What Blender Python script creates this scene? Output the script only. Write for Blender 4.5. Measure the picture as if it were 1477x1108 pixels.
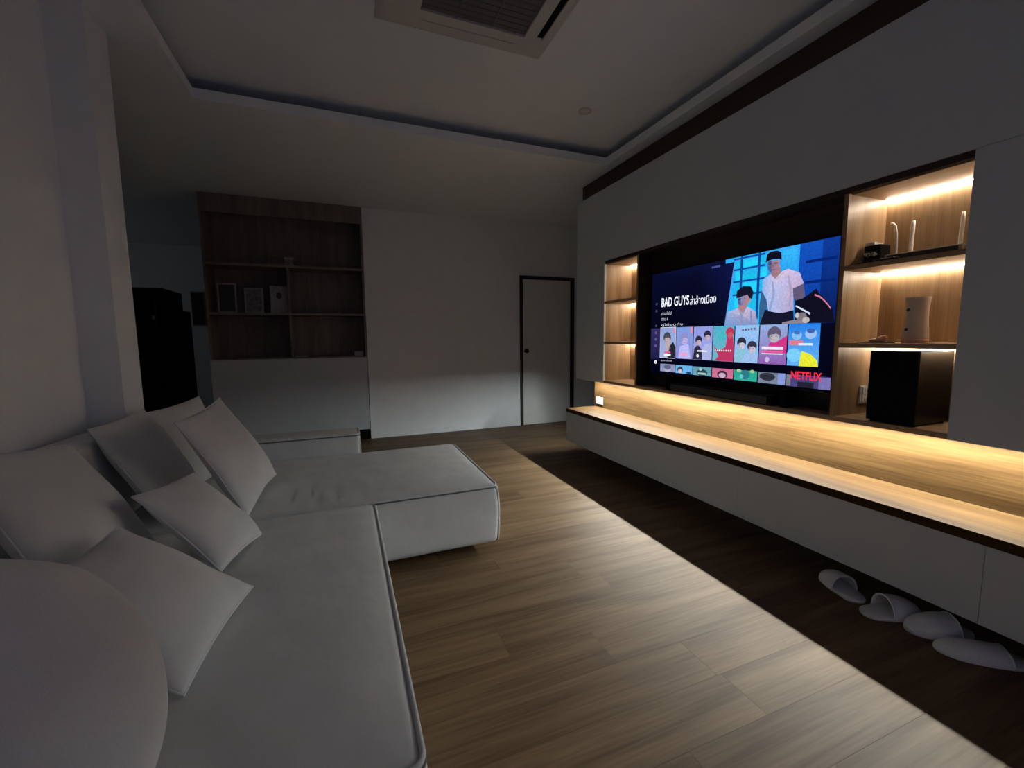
import bpy, bmesh, math, random
from mathutils import Vector, Matrix, noise

# ------------------------------------------------------------------ reset
for o in list(bpy.data.objects):
    bpy.data.objects.remove(o, do_unlink=True)
SC = bpy.context.scene
COL = SC.collection
random.seed(7)

# ------------------------------------------------------------------ camera
cam_d = bpy.data.cameras.new('camera')
cam = bpy.data.objects.new('camera', cam_d)
COL.objects.link(cam)
cam_d.sensor_fit = 'HORIZONTAL'
cam_d.sensor_width = 36.0
cam_d.lens = 616.94 / 1477.0 * 36.0
cam_d.clip_start = 0.02
r_ = Vector((0.930616, -0.365881, -0.009254))
u_ = Vector((0.047264, 0.095066, 0.994348))
f_ = Vector((0.362933, 0.925793, -0.105763))
cam.matrix_world = Matrix(((r_.x, u_.x, -f_.x, 0), (r_.y, u_.y, -f_.y, 0),
                           (r_.z, u_.z, -f_.z, 1.2245), (0, 0, 0, 1)))
SC.camera = cam

# ------------------------------------------------------------------ world, fill lights, exposure
LED_STRENGTH = 335.0
NICHE_LED_STRENGTH = 47.0
SCREEN_STRENGTH = 0.54
FILL_POWER = 0.9
world = bpy.data.worlds.new('night')
SC.world = world
world.use_nodes = True
world.node_tree.nodes['Background'].inputs[0].default_value = (0.30, 0.29, 0.40, 1)
world.node_tree.nodes['Background'].inputs[1].default_value = 0.06
SC.view_settings.view_transform = 'Standard'
SC.view_settings.look = 'None'
SC.view_settings.gamma = 1.0
SC.view_settings.exposure = 1.27
SC.view_settings.use_curve_mapping = False

# unseen purple area light added behind the photographer to fill the room
wl = bpy.data.lights.new('fill_light', 'AREA')
wl.shape = 'RECTANGLE'; wl.size = 2.6; wl.size_y = 1.7
wl.energy = FILL_POWER; wl.color = (0.62, 0.56, 1.0)
wlo = bpy.data.objects.new('fill_light', wl)
COL.objects.link(wlo)
wlo.location = (0.6, -1.72, 1.25)
wlo.rotation_euler = (math.radians(90), 0, 0)
# faint cool area light added to lift the unlit room behind
kl = bpy.data.lights.new('far_fill_light', 'AREA')
kl.shape = 'RECTANGLE'; kl.size = 1.6; kl.size_y = 1.2
kl.energy = 0.5; kl.color = (0.85, 0.93, 1.0)
klo = bpy.data.objects.new('far_fill_light', kl)
COL.objects.link(klo)
klo.location = (-4.55, 6.8, 1.5)
klo.rotation_euler = (0, math.radians(-90), 0)

# ------------------------------------------------------------------ materials
MATS = {}
def new_mat(name):
    m = bpy.data.materials.new(name); m.use_nodes = True
    MATS[name] = m
    nt = m.node_tree
    return m, nt, nt.nodes['Principled BSDF']

def plain(name, col, rough=.6, metal=0.0, var=.06, bump=.0, nscale=30, spec=.5, coat=0):
    m, nt, b = new_mat(name)
    tc = nt.nodes.new('ShaderNodeTexCoord')
    n = nt.nodes.new('ShaderNodeTexNoise'); n.inputs['Scale'].default_value = nscale
    n.inputs['Detail'].default_value = 4
    nt.links.new(tc.outputs['Object'], n.inputs['Vector'])
    cr = nt.nodes.new('ShaderNodeValToRGB')
    cr.color_ramp.elements[0].position = .3; cr.color_ramp.elements[1].position = .7
    cr.color_ramp.elements[0].color = (*[c * (1 - var) for c in col], 1)
    cr.color_ramp.elements[1].color = (*[min(1, c * (1 + var)) for c in col], 1)
    nt.links.new(n.outputs['Fac'], cr.inputs['Fac'])
    nt.links.new(cr.outputs['Color'], b.inputs['Base Color'])
    b.inputs['Roughness'].default_value = rough
    b.inputs['Metallic'].default_value = metal
    b.inputs['Specular IOR Level'].default_value = spec
    if coat: b.inputs['Coat Weight'].default_value = coat
    if bump:
        bp = nt.nodes.new('ShaderNodeBump'); bp.inputs['Strength'].default_value = bump
        bp.inputs['Distance'].default_value = .002
        nt.links.new(n.outputs['Fac'], bp.inputs['Height'])
        nt.links.new(bp.outputs['Normal'], b.inputs['Normal'])
    return m

def wood(name, dark, light, axis, rough=.45, fine=1.0, spec=.4, vary=0.0, band=1.0):
    """laminate with stretched grain; axis = index of the grain direction"""
    m, nt, b = new_mat(name)
    tc = nt.nodes.new('ShaderNodeTexCoord')
    oi = nt.nodes.new('ShaderNodeObjectInfo')
    mul = nt.nodes.new('ShaderNodeMath'); mul.operation = 'MULTIPLY'; mul.inputs[1].default_value = 37.0
    nt.links.new(oi.outputs['Random'], mul.inputs[0])
    cmb = nt.nodes.new('ShaderNodeCombineXYZ')
    for i in range(3): nt.links.new(mul.outputs[0], cmb.inputs[i])
    add = nt.nodes.new('ShaderNodeVectorMath'); add.operation = 'ADD'
    nt.links.new(tc.outputs['Object'], add.inputs[0]); nt.links.new(cmb.outputs[0], add.inputs[1])
    def noise_node(sc_long, sc_cross, detail, dist):
        mp = nt.nodes.new('ShaderNodeMapping')
        s = [sc_cross] * 3; s[axis] = sc_long
        mp.inputs['Scale'].default_value = s
        nt.links.new(add.outputs[0], mp.inputs['Vector'])
        n = nt.nodes.new('ShaderNodeTexNoise'); n.inputs['Scale'].default_value = 1
        n.inputs['Detail'].default_value = detail; n.inputs['Distortion'].default_value = dist
        nt.links.new(mp.outputs[0], n.inputs['Vector'])
        return n
    n1 = noise_node(.9 * band, 11 * band, 4, .6)
    n2 = noise_node(4 * fine, 110 * fine, 3, .1)
    mx = nt.nodes.new('ShaderNodeMix'); mx.data_type = 'FLOAT'; mx.inputs[0].default_value = .34
    nt.links.new(n1.outputs['Fac'], mx.inputs[2]); nt.links.new(n2.outputs['Fac'], mx.inputs[3])
    cr = nt.nodes.new('ShaderNodeValToRGB')
    cr.color_ramp.elements[0].position = .36; cr.color_ramp.elements[1].position = .64
    cr.color_ramp.elements[0].color = (*dark, 1); cr.color_ramp.elements[1].color = (*light, 1)
    nt.links.new(mx.outputs[0], cr.inputs['Fac'])
    out = cr.outputs['Color']
    if vary:
        hs = nt.nodes.new('ShaderNodeHueSaturation')
        mr = nt.nodes.new('ShaderNodeMapRange')
        mr.inputs['To Min'].default_value = 1 - vary; mr.inputs['To Max'].default_value = 1 + vary
        nt.links.new(oi.outputs['Random'], mr.inputs['Value'])
        nt.links.new(mr.outputs[0], hs.inputs['Value'])
        nt.links.new(out, hs.inputs['Color']); out = hs.outputs['Color']
    nt.links.new(out, b.inputs['Base Color'])
    b.inputs['Roughness'].default_value = rough
    b.inputs['Specular IOR Level'].default_value = spec
    bp = nt.nodes.new('ShaderNodeBump'); bp.inputs['Strength'].default_value = .12
    bp.inputs['Distance'].default_value = .001
    nt.links.new(n2.outputs['Fac'], bp.inputs['Height']); nt.links.new(bp.outputs['Normal'], b.inputs['Normal'])
    return m

def fabric(name, col):
    m, nt, b = new_mat(name)
    tc = nt.nodes.new('ShaderNodeTexCoord')
    n = nt.nodes.new('ShaderNodeTexNoise'); n.inputs['Scale'].default_value = 420; n.inputs['Detail'].default_value = 2
    n2 = nt.nodes.new('ShaderNodeTexNoise'); n2.inputs['Scale'].default_value = 7; n2.inputs['Detail'].default_value = 3
    nt.links.new(tc.outputs['Object'], n.inputs['Vector']); nt.links.new(tc.outputs['Object'], n2.inputs['Vector'])
    mx = nt.nodes.new('ShaderNodeMix'); mx.data_type = 'FLOAT'; mx.inputs[0].default_value = .5
    nt.links.new(n.outputs['Fac'], mx.inputs[2]); nt.links.new(n2.outputs['Fac'], mx.inputs[3])
    cr = nt.nodes.new('ShaderNodeValToRGB')
    cr.color_ramp.elements[0].position = .3; cr.color_ramp.elements[1].position = .7
    cr.color_ramp.elements[0].color = (*[c * .9 for c in col], 1)
    cr.color_ramp.elements[1].color = (*[min(1, c * 1.08) for c in col], 1)
    nt.links.new(mx.outputs[0], cr.inputs['Fac']); nt.links.new(cr.outputs['Color'], b.inputs['Base Color'])
    b.inputs['Roughness'].default_value = .95
    b.inputs['Specular IOR Level'].default_value = .15
    b.inputs['Sheen Weight'].default_value = .15
    bp = nt.nodes.new('ShaderNodeBump'); bp.inputs['Strength'].default_value = .12; bp.inputs['Distance'].default_value = .001
    nt.links.new(n.outputs['Fac'], bp.inputs['Height'])
    bp2 = nt.nodes.new('ShaderNodeBump'); bp2.inputs['Strength'].default_value = .18; bp2.inputs['Distance'].default_value = .03
    nt.links.new(n2.outputs['Fac'], bp2.inputs['Height']); nt.links.new(bp.outputs['Normal'], bp2.inputs['Normal'])
    nt.links.new(bp2.outputs['Normal'], b.inputs['Normal'])
    return m

def emit(name, col, strength):
    m = bpy.data.materials.new(name); m.use_nodes = True
    nt = m.node_tree; nt.nodes.clear()
    e = nt.nodes.new('ShaderNodeEmission'); o = nt.nodes.new('ShaderNodeOutputMaterial')
    e.inputs[0].default_value = (*col, 1); e.inputs[1].default_value = strength
    nt.links.new(e.outputs[0], o.inputs[0]); MATS[name] = m
    return m

M = MATS
plain('wall_paint', (.88, .905, .92), .75, var=.02, nscale=8, spec=.2)
plain('ceiling_paint', (.87, .92, .96), .85, var=.02, nscale=6, spec=.1)
plain('white_lacquer', (.61, .65, .68), .5, var=.015, nscale=5, spec=.3)
plain('door_paint', (.78, .78, .76), .6, var=.02, nscale=10, spec=.3)
plain('black_frame', (.012, .011, .011), .5)
plain('black_gloss', (.003, .003, .0035), .3, spec=.3)
plain('black_matte', (.0035, .0035, .0035), .7, spec=.12)
plain('grey_metal', (.45, .44, .42), .3, metal=.9)
plain('chrome', (.8, .8, .78), .12, metal=1.0)
plain('white_plastic', (.78, .76, .72), .4, var=.01)
plain('grey_plastic', (.33, .31, .29), .4, var=.03)
plain('dark_plastic', (.03, .03, .03), .45)
plain('ac_plastic', (.62, .62, .60), .5, var=.01, spec=.3)
plain('ac_grille', (.13, .13, .13), .6)
plain('slipper_felt', (.93, .93, .92), .95, var=.05, nscale=120, bump=.4, spec=.1)
plain('slipper_inner', (.85, .85, .84), .95, var=.05, nscale=150, bump=.4, spec=.1)
plain('pink_cloth', (.70, .42, .33), .8, var=.2, nscale=40)
plain('photo_paper', (.22, .22, .23), .4, var=.5, nscale=28)
plain('photo_dark', (.05, .05, .05), .4, var=.3, nscale=20)
plain('frame_white', (.38, .38, .38), .5, var=.02)
plain('speaker_cloth', (.60, .54, .47), .8, var=.05, nscale=300, bump=.2)
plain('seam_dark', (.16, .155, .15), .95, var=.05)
wood('wood_floor', (.110, .064, .032), (.222, .142, .078), 0, rough=.5, vary=.10, spec=.17)
wood('bench_wood', (.036, .0172, .0056), (.080, .0425, .0155), 1, rough=.6, spec=.06)
wood('panel_wood', (.034, .0150, .0040), (.094, .0500, .0165), 1, rough=.6, spec=.10)
wood('wood_h', (.27, .17, .088), (.46, .315, .18), 1, rough=.42)
wood('wood_v', (.25, .155, .08), (.43, .29, .165), 2, rough=.42)
wood('wood_x', (.25, .155, .08), (.43, .29, .165), 0, rough=.42)
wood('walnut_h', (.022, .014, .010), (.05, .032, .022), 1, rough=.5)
wood('wood_dark', (.045, .028, .018), (.085, .055, .036), 1, rough=.55)
wood('bookcase_wood', (.16, .132, .112), (.27, .225, .19), 2, rough=.55)
wood('bookcase_edge', (.19, .165, .14), (.27, .235, .20), 0, rough=.55)
fabric('linen', (.70, .715, .71))
fabric('linen_pillow', (.70, .715, .72))
emit('led', (.91, 1.0, 1.0), LED_STRENGTH)
emit('led_niche', (1.0, .88, .72), NICHE_LED_STRENGTH)
# glass of the added window behind the photographer
gm, gnt, gb = new_mat('window_glass')
gb.inputs['Transmission Weight'].default_value = 1; gb.inputs['Roughness'].default_value = 0
# screen picture: its colours are its own light
sm = bpy.data.materials.new('screen_picture'); sm.use_nodes = True; M['screen_picture'] = sm
snt = sm.node_tree; snt.nodes.clear()
se = snt.nodes.new('ShaderNodeEmission'); so = snt.nodes.new('ShaderNodeOutputMaterial')
sa = snt.nodes.new('ShaderNodeVertexColor'); sa.layer_name = 'Col'
se.inputs[1].default_value = SCREEN_STRENGTH
tcs = snt.nodes.new('ShaderNodeTexCoord'); nzs = snt.nodes.new('ShaderNodeTexNoise')
nzs.inputs['Scale'].default_value = 75; nzs.inputs['Detail'].default_value = 5; nzs.inputs['Roughness'].default_value = .65
mrs = snt.nodes.new('ShaderNodeMapRange'); mrs.inputs['From Min'].default_value = .3; mrs.inputs['From Max'].default_value = .7
mrs.inputs['To Min'].default_value = .78; mrs.inputs['To Max'].default_value = 1.14
mxs = snt.nodes.new('ShaderNodeVectorMath'); mxs.operation = 'SCALE'
snt.links.new(tcs.outputs['Object'], nzs.inputs['Vector']); snt.links.new(nzs.outputs['Fac'], mrs.inputs['Value'])
snt.links.new(sa.outputs['Color'], mxs.inputs[0]); snt.links.new(mrs.outputs[0], mxs.inputs['Scale'])
snt.links.new(mxs.outputs[0], se.inputs[0]); snt.links.new(se.outputs[0], so.inputs[0])

# ------------------------------------------------------------------ builders
def world_loc(o):
    v = Vector((0, 0, 0))
    while o is not None:
        v += o.location; o = o.parent
    return v

class MB:
    def __init__(s): s.v = []; s.f = []; s.smooth = False
    def add(s, vs, fs):
        n = len(s.v); s.v += [tuple(p) for p in vs]; s.f += [tuple(i + n for i in f) for f in fs]; return s
    def box(s, x0, x1, y0, y1, z0, z1, b=0.0):
        x0, x1 = min(x0, x1), max(x0, x1); y0, y1 = min(y0, y1), max(y0, y1); z0, z1 = min(z0, z1), max(z0, z1)
        if b <= 0:
            return s.add([(x0,y0,z0),(x1,y0,z0),(x1,y1,z0),(x0,y1,z0),(x0,y0,z1),(x1,y0,z1),(x1,y1,z1),(x0,y1,z1)],
                         [(3,2,1,0),(4,5,6,7),(0,1,5,4),(1,2,6,5),(2,3,7,6),(3,0,4,7)])
        bm = bmesh.new(); bmesh.ops.create_cube(bm, size=1)
        for v in bm.verts:
            v.co = Vector(((x0+x1)/2 + v.co.x*(x1-x0), (y0+y1)/2 + v.co.y*(y1-y0), (z0+z1)/2 + v.co.z*(z1-z0)))
        bmesh.ops.bevel(bm, geom=list(bm.edges), offset=b, segments=2, affect='EDGES', profile=.6)
        bm.verts.index_update()
        s.add([v.co[:] for v in bm.verts], [[v.index for v in f.verts] for f in bm.faces]); bm.free(); return s
    def tube(s, pts, r, n=8, closed=False):
        pts = [Vector(p) for p in pts]; k = len(pts); rings = []
        rad = r if isinstance(r, (list, tuple)) else [r] * k
        up = Vector((.13, .31, .94))
        for i, p in enumerate(pts):
            a = pts[i-1] if (i > 0 or closed) else p
            c = pts[(i+1) % k] if (i < k-1 or closed) else p
            t = (c - a).normalized()
            e1 = t.cross(up)
            if e1.length < 1e-3: e1 = t.cross(Vector((1, 0, 0)))
            e1.normalize(); e2 = t.cross(e1)
            rings.append([p + (e1*math.cos(2*math.pi*j/n) + e2*math.sin(2*math.pi*j/n)) * rad[i] for j in range(n)])
        vs = [q for g in rings for q in g]; fs = []
        for i in range(k if closed else k-1):
            for j in range(n):
                a, b_ = i*n, ((i+1) % k)*n
                fs.append((a+j, a+(j+1) % n, b_+(j+1) % n, b_+j))
        if not closed:
            fs.append(tuple(range(n-1, -1, -1))); fs.append(tuple((k-1)*n + j for j in range(n)))
        s.smooth = True
        return s.add(vs, fs)
    def lathe(s, prof, c, n=24, sx=1, sy=1):
        """prof: (radius, z) from bottom to top about c"""
        vs = []; fs = []
        for r, z in prof:
            for j in range(n):
                a = 2*math.pi*j/n; vs.append((c[0]+r*sx*math.cos(a), c[1]+r*sy*math.sin(a), c[2]+z))
        for i in range(len(prof)-1):
            for j in range(n): fs.append((i*n+j, i*n+(j+1) % n, (i+1)*n+(j+1) % n, (i+1)*n+j))
        fs.append(tuple(range(n-1, -1, -1))); fs.append(tuple((len(prof)-1)*n+j for j in range(n)))
        return s.add(vs, fs)
    def prism(s, poly, x0, x1):
        """polygon in (y,z) swept along x"""
        n = len(poly)
        vs = [(x0, y, z) for y, z in poly] + [(x1, y, z) for y, z in poly]
        return s.add(vs, [tuple(range(n)), tuple(range(2*n-1, n-1, -1))] + [(i, i+n, (i+1) % n+n, (i+1) % n) for i in range(n)])
    def build(s, name, mat, parent=None, smooth=None, local=False, auto=None):
        me = bpy.data.meshes.new(name)
        off = Vector((0, 0, 0)) if (parent is None or local) else world_loc(parent)
        me.from_pydata([tuple(Vector(p) - off) for p in s.v], [], s.f)
        bm = bmesh.new(); bm.from_mesh(me); bmesh.ops.recalc_face_normals(bm, faces=list(bm.faces)); bm.to_mesh(me); bm.free()
        me.materials.append(M[mat])
        sm_ = s.smooth if smooth is None else smooth
        if sm_ or auto:
            me.shade_smooth()
            if auto: me.set_sharp_from_angle(angle=math.radians(auto))
        o = bpy.data.objects.new(name, me); COL.objects.link(o)
        o.parent = parent
        return o

def tag(o, label=None, cat=None, group=None, kind=None):
    if label: o['label'] = label
    if cat: o['category'] = cat
    if group: o['group'] = group
    if kind: o['kind'] = kind
    return o
def thing(name, label, cat, loc, rz=0, group=None):
    o = bpy.data.objects.new(name, None); COL.objects.link(o)
    o.empty_display_size = .1
    o.location = loc; o.rotation_euler = (0, 0, rz)
    return tag(o, label, cat, group)
def struct(o, label=None, cat=None):
    return tag(o, label, cat, kind='structure')
def bx(name, mat, parent, *a, b=0.0):
    return MB().box(*a, b=b).build(name, mat, parent)

# ================================================================== SETTING
Z_C = 2.776            # lower ceiling
Z_R = 2.92             # raised ceiling panel
X_L = -1.19            # left wall face
Y_B = 5.523            # back wall face
# ---- floor with its planks
floor = bx('floor', 'wood_floor', None, -4.6, 4.3, -1.9, 8.7, -.12, -.012)
struct(floor, 'brown wooden plank floor of the living room', 'floor')
pm = bpy.data.meshes.new('floor_plank')
L_, W_ = 1.24, .186
mb = MB().box(0, L_, 0, W_, -.012, 0, b=.0005)
pm.from_pydata(mb.v, [], mb.f); pm.materials.append(M['wood_floor'])
row = 0; y = -.98
while y < 5.5:
    x = -1.19 - random.random() * .9
    while x < 4.2:
        x0, x1 = max(x, -1.19), min(x + L_, 4.2)
        if x1 - x0 > .05:
            p = bpy.data.objects.new('floor_plank', pm); COL.objects.link(p); p.parent = floor
            wy = min(W_, 5.52 - y)
            p.location = (x0 + .0002, y + .0002, 0); p.scale = ((x1-x0-.0004)/L_, (wy-.0004)/W_, 1)
        x += L_
    y += W_; row += 1

# ---- walls
struct(bx('wall_left', 'wall_paint', None, X_L-.12, X_L, -1.9, 2.92, 0, Z_C), 'pale plastered wall behind the sofa backrest', 'wall')
struct(bx('trim_1', 'wall_paint', None, X_L, -1.04, 2.70, 2.92, 0, Z_C), 'pale square pilaster ending the wall behind the sofa', 'pilaster')
struct(bx('wall_back', 'wall_paint', None, .272, 4.3, Y_B, 5.66, 0, Z_C), 'pale plastered wall around the closed door', 'wall')
struct(bx('wall_back_recess', 'wall_paint', None, -1.345, .272, 5.86, 5.98, 0, Z_C), 'pale wall closing the back of the built-in bookcase', 'wall')
struct(bx('wall_far', 'wall_paint', None, -4.6, .4, 8.6, 8.72, 0, Z_C), 'dark far wall of the unlit room behind', 'wall')
struct(bx('wall_far_left', 'wall_paint', None, -4.72, -4.6, 2.8, 8.72, 0, Z_C), 'side wall of the unlit room behind', 'wall')
struct(bx('wall_far_near', 'wall_paint', None, -4.6, X_L-.12, 2.70, 2.82, 0, Z_C), 'near wall of the unlit room behind', 'wall')
struct(bx('wall_far_right', 'wall_paint', None, .28, .4, 5.66, 8.6, 0, Z_C), 'right wall of the unlit room behind', 'wall')
struct(bx('wall_right', 'wall_paint', None, 2.63, 2.78, -1.9, 3.95, 0, Z_C), 'wall behind the built-in media cabinets', 'wall')
struct(bx('wall_right_return', 'wall_paint', None, 2.78, 4.3, 3.83, 3.95, 0, Z_C), 'wall turning off beside the media cabinets', 'wall')
struct(bx('wall_right_end', 'wall_paint', None, 4.18, 4.3, 3.95, Y_B, 0, Z_C), 'short end wall right of the door', 'wall')
nw = MB()
nw.box(X_L-.12, -.85, -2.0, -1.9, 0, Z_C); nw.box(2.05, 2.78, -2.0, -1.9, 0, Z_C)
nw.box(-.85, 2.05, -2.0, -1.9, 0, .3); nw.box(-.85, 2.05, -2.0, -1.9, 2.2, Z_C)
struct(nw.build('wall_near', 'wall_paint'), 'wall with the added large window behind the photographer', 'wall')
w = struct(thing('added_window_1', 'large dark framed window added behind the photographer', 'window', (.6, -1.95, .3)))  # unseen window, added to let dim outside light into the room
wf = MB(); wf.box(-.85, -.79, -1.98, -1.92, .3, 2.2); wf.box(1.99, 2.05, -1.98, -1.92, .3, 2.2)
wf.box(-.79, 1.99, -1.98, -1.92, .3, .36); wf.box(-.79, 1.99, -1.98, -1.92, 2.14, 2.2); wf.box(.57, .63, -1.98, -1.92, .36, 2.14)
wf.build('window_frame', 'black_frame', w)
for a, b_ in ((-.79, .57), (.63, 1.99)): bx('pane', 'window_glass', w, a, b_, -1.955, -1.947, .36, 2.14)

# ---- ceiling with raised panel and cove
RX0, RX1, RY0, RY1 = -.82, 2.29, -1.2, 3.46
c = MB()
c.box(-4.72, RX0, -2.0, 8.72, Z_C, Z_C+.02); c.box(RX1, 4.3, -2.0, 8.72, Z_C, Z_C+.02)
c.box(RX0, RX1, RY1, 8.72, Z_C, Z_C+.02); c.box(RX0, RX1, -2.0, RY0, Z_C, Z_C+.02)
ceil = struct(c.build('ceiling', 'ceiling_paint'), 'white plaster ceiling around the raised centre panel', 'ceiling')
lp = MB(); t = .02
lp.box(RX0-t, RX0, RY0-t, RY1+t, Z_C+.02, 2.841); lp.box(RX1, RX1+t, RY0-t, RY1+t, Z_C+.02, 2.841)
lp.box(RX0, RX1, RY1, RY1+t, Z_C+.02, 2.841); lp.box(RX0, RX1, RY0-t, RY0, Z_C+.02, 2.841)
lp.build('cove_lip', 'ceiling_paint', ceil)
bx('raised_panel', 'ceiling_paint', ceil, RX0-.22, RX1+.16, RY0-.22, RY1+.22, Z_R, Z_R+.03)
cw = MB()
cw.box(RX0-.24, RX0-.22, RY0-.24, RY1+.24, Z_C+.02, Z_R+.03); cw.box(RX1+.16, RX1+.18, RY0-.24, RY1+.24, Z_C+.02, Z_R+.03)
cw.box(RX0-.22, RX1+.16, RY1+.22, RY1+.24, Z_C+.02, Z_R+.03); cw.box(RX0-.22, RX1+.16, RY0-.24, RY0-.22, Z_C+.02, Z_R+.03)
cw.build('cove_side', 'ceiling_paint', ceil)

# ---- baseboard and door
bs = MB(); bs.box(.272, 2.286, Y_B-.012, Y_B, 0, .075); bs.box(3.136, 4.18, Y_B-.012, Y_B, 0, .075)
struct(bs.build('baseboard_back', 'wall_paint'), 'low white baseboard along the wall beside the door', 'baseboard')
d = struct(thing('door_1', 'pale flush door in a black frame beside the media wall', 'door', (2.71, Y_B, 0)))
df = MB(); df.box(2.288, 2.328, Y_B-.025, Y_B, 0, 2.08); df.box(3.074, 3.134, Y_B-.025, Y_B, 0, 2.08); df.box(2.328, 3.074, Y_B-.025, Y_B, 2.035, 2.08)
df.build('door_frame', 'black_frame', d)
leaf = bx('door_leaf', 'door_paint', d, 2.331, 3.071, Y_B-.014, Y_B, .006, 2.032)
kn = MB(); kn.lathe([(.026, 0), (.026, .006), (.011, .010), (.011, .03), (.022, .036), (.028, .05), (.024, .062), (.008, .068)], (0, 0, 0), 20)
kn.v = [(2.372 + x, Y_B-.014 - z, 1.05 + y) for x, y, z in kn.v]; kn.build('door_knob', 'black_matte', leaf, smooth=True)

# ================================================================== MEDIA WALL (upper cabinet)
XF, XB = 2.279, 2.60
YE, YN0, YN1, YN2, YN3 = 3.947, 3.445, 2.979, 1.387, .947
YR = .10                       # cabinet runs on past the frame
ZC, ZN, ZT = .797, 1.928, 2.573
mw = thing('media_wall_cabinet', 'white built-in upper cabinet with lit wooden niches around the television', 'cabinet', (XF, 1.5, ZC))
bx('header_panel', 'white_lacquer', mw, XF, XF+.02, YR, YE, ZN, ZT)
bx('side_panel', 'white_lacquer', mw, XF, XF+.02, YN0, YE, ZC, ZN-.0015)
bx('side_panel', 'white_lacquer', mw, XF, XF+.02, YR, YN3, ZC, ZN-.0015)
bx('end_panel', 'white_lacquer', mw, XF+.02, 2.63, YE-.02, YE, ZC, ZT)
bx('top_board', 'white_lacquer', mw, XF+.02, 2.63, YR, YE-.02, ZT-.02, ZT)
cor = bx('cornice', 'wood_dark', mw, 2.395, 2.63, YR, 4.04, ZT, Z_C)
# wooden carcass of the niches
bx('bottom_board', 'wood_h', mw, XF+.004, 2.63, YN3, YN0, ZC, ZC+.024)
bx('underside_board', 'white_lacquer', mw, XF+.02, 2.63, YN0, YE-.02, ZC, ZC+.018)
bx('underside_board', 'white_lacquer', mw, XF+.02, 2.63, YR, YN3-.018, ZC, ZC+.018)
bx('end_panel', 'white_lacquer', mw, XF+.02, 2.63, YR, YR+.02, ZC+.018, ZT-.02)
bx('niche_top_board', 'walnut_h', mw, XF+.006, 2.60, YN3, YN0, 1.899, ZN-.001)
bx('upright', 'wood_v', mw, XF+.021, 2.60, YN0, YN0+.018, ZC, ZN)
bx('upright', 'wood_v', mw, XF+.004, 2.60, YN1-.02, YN1, ZC+.024, 1.899)
bx('upright', 'wood_v', mw, XF+.004, 2.60, YN2, YN2+.02, ZC+.024, 1.899)
bx('upright', 'wood_v', mw, XF+.02, 2.60, YN3-.018, YN3, ZC, ZN)
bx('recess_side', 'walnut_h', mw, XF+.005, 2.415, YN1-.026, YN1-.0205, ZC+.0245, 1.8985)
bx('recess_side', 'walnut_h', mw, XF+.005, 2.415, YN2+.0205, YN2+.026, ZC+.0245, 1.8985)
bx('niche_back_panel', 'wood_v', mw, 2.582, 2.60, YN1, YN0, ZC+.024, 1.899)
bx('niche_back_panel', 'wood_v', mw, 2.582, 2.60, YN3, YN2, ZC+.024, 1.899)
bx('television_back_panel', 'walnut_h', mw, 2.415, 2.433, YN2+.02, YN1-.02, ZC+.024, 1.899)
# wooden ceilings of the niches
bx('niche_ceiling', 'wood_h', mw, XF+.03, 2.582, YN1, YN0, 1.894, 1.899)
bx('niche_ceiling', 'wood_h', mw, XF+.03, 2.582, YN3, YN2, 1.894, 1.899)
SH = [1.559, 1.187]
for (a, b_) in ((YN1, YN0), (YN3, YN2)):
    for z in SH: bx('shelf', 'wood_h', mw, XF+.006, 2.582, a, b_, z-.022, z)
# light strips: one in the back top corner of every compartment, one under the cabinet
for (a, b_) in ((YN1, YN0), (YN3, YN2)):
    for z in (1.894, SH[0]-.022, SH[1]-.022):
        bx('light_strip', 'led_niche', mw, 2.568, 2.575, a+.004, b_-.004, z-.004, z)
# under-cabinet strip: a narrow plate in a metal profile, tipped towards the room
tl = math.radians(5); lc = (2.430, .7880); hw_, th_ = .006, .0012
ex, nx = (math.cos(tl), -math.sin(tl)), (-math.sin(tl), -math.cos(tl))     # along the plate, its facing
def strip_prism(pts, name, mat):
    y0_, y1_ = .62, YE-.02; n_ = len(pts)
    MB().add([(x, y0_, z) for x, z in pts] + [(x, y1_, z) for x, z in pts],
             [tuple(range(n_)), tuple(range(2*n_-1, n_-1, -1))] + [(i, i+n_, (i+1) % n_+n_, (i+1) % n_) for i in range(n_)]).build(name, mat, mw)
cnr = lambda a_, b_: (lc[0]+ex[0]*a_+nx[0]*b_, lc[1]+ex[1]*a_+nx[1]*b_)
strip_prism([cnr(-hw_, 0), cnr(hw_, 0), cnr(hw_, th_), cnr(-hw_, th_)], 'light_strip', 'led')
strip_prism([cnr(-hw_-.0015, -.0001), cnr(hw_+.0015, -.0001), (cnr(hw_+.0015, 0)[0], ZC-.0001), (cnr(-hw_-.0015, 0)[0], ZC-.0001)], 'light_strip_profile', 'grey_metal')
for sg_ in (-1, 1):        # side lips added to shield the room from near-level strip light
    q0, q1 = sorted((sg_*(hw_+.0003), sg_*(hw_+.0015)))
    strip_prism([cnr(q0, 0), cnr(q1, 0), cnr(q1, th_+.0012), cnr(q0, th_+.0012)], 'shield_lip', 'grey_metal')

# ---- wooden panel between cabinet and bench
wp = bx('wood_wall_panel', 'panel_wood', None, 2.507, 2.628, YR, YE, .4918, ZC-.0003)
tag(wp, 'long honey brown wooden panel glowing between upper cabinet and bench', 'wall panel')

# ---- floating bench
be = thing('media_bench', 'long floating white bench with wooden top under the television', 'bench', (2.33, 1.5, .146))
bx('bench_top', 'bench_wood', be, 2.156, 2.628, YR, YE, .452, .4915, b=.0015)
ys = [YR, .76, 1.82, 2.88, YE]
for i in range(4):
    bx('drawer_front', 'white_lacquer', be, 2.160, 2.180, ys[i]+.0008, ys[i+1]-.0008, .146, .4515)
bx('bench_body', 'white_lacquer', be, 2.1805, 2.628, YR, YE, .150, .4515)

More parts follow.
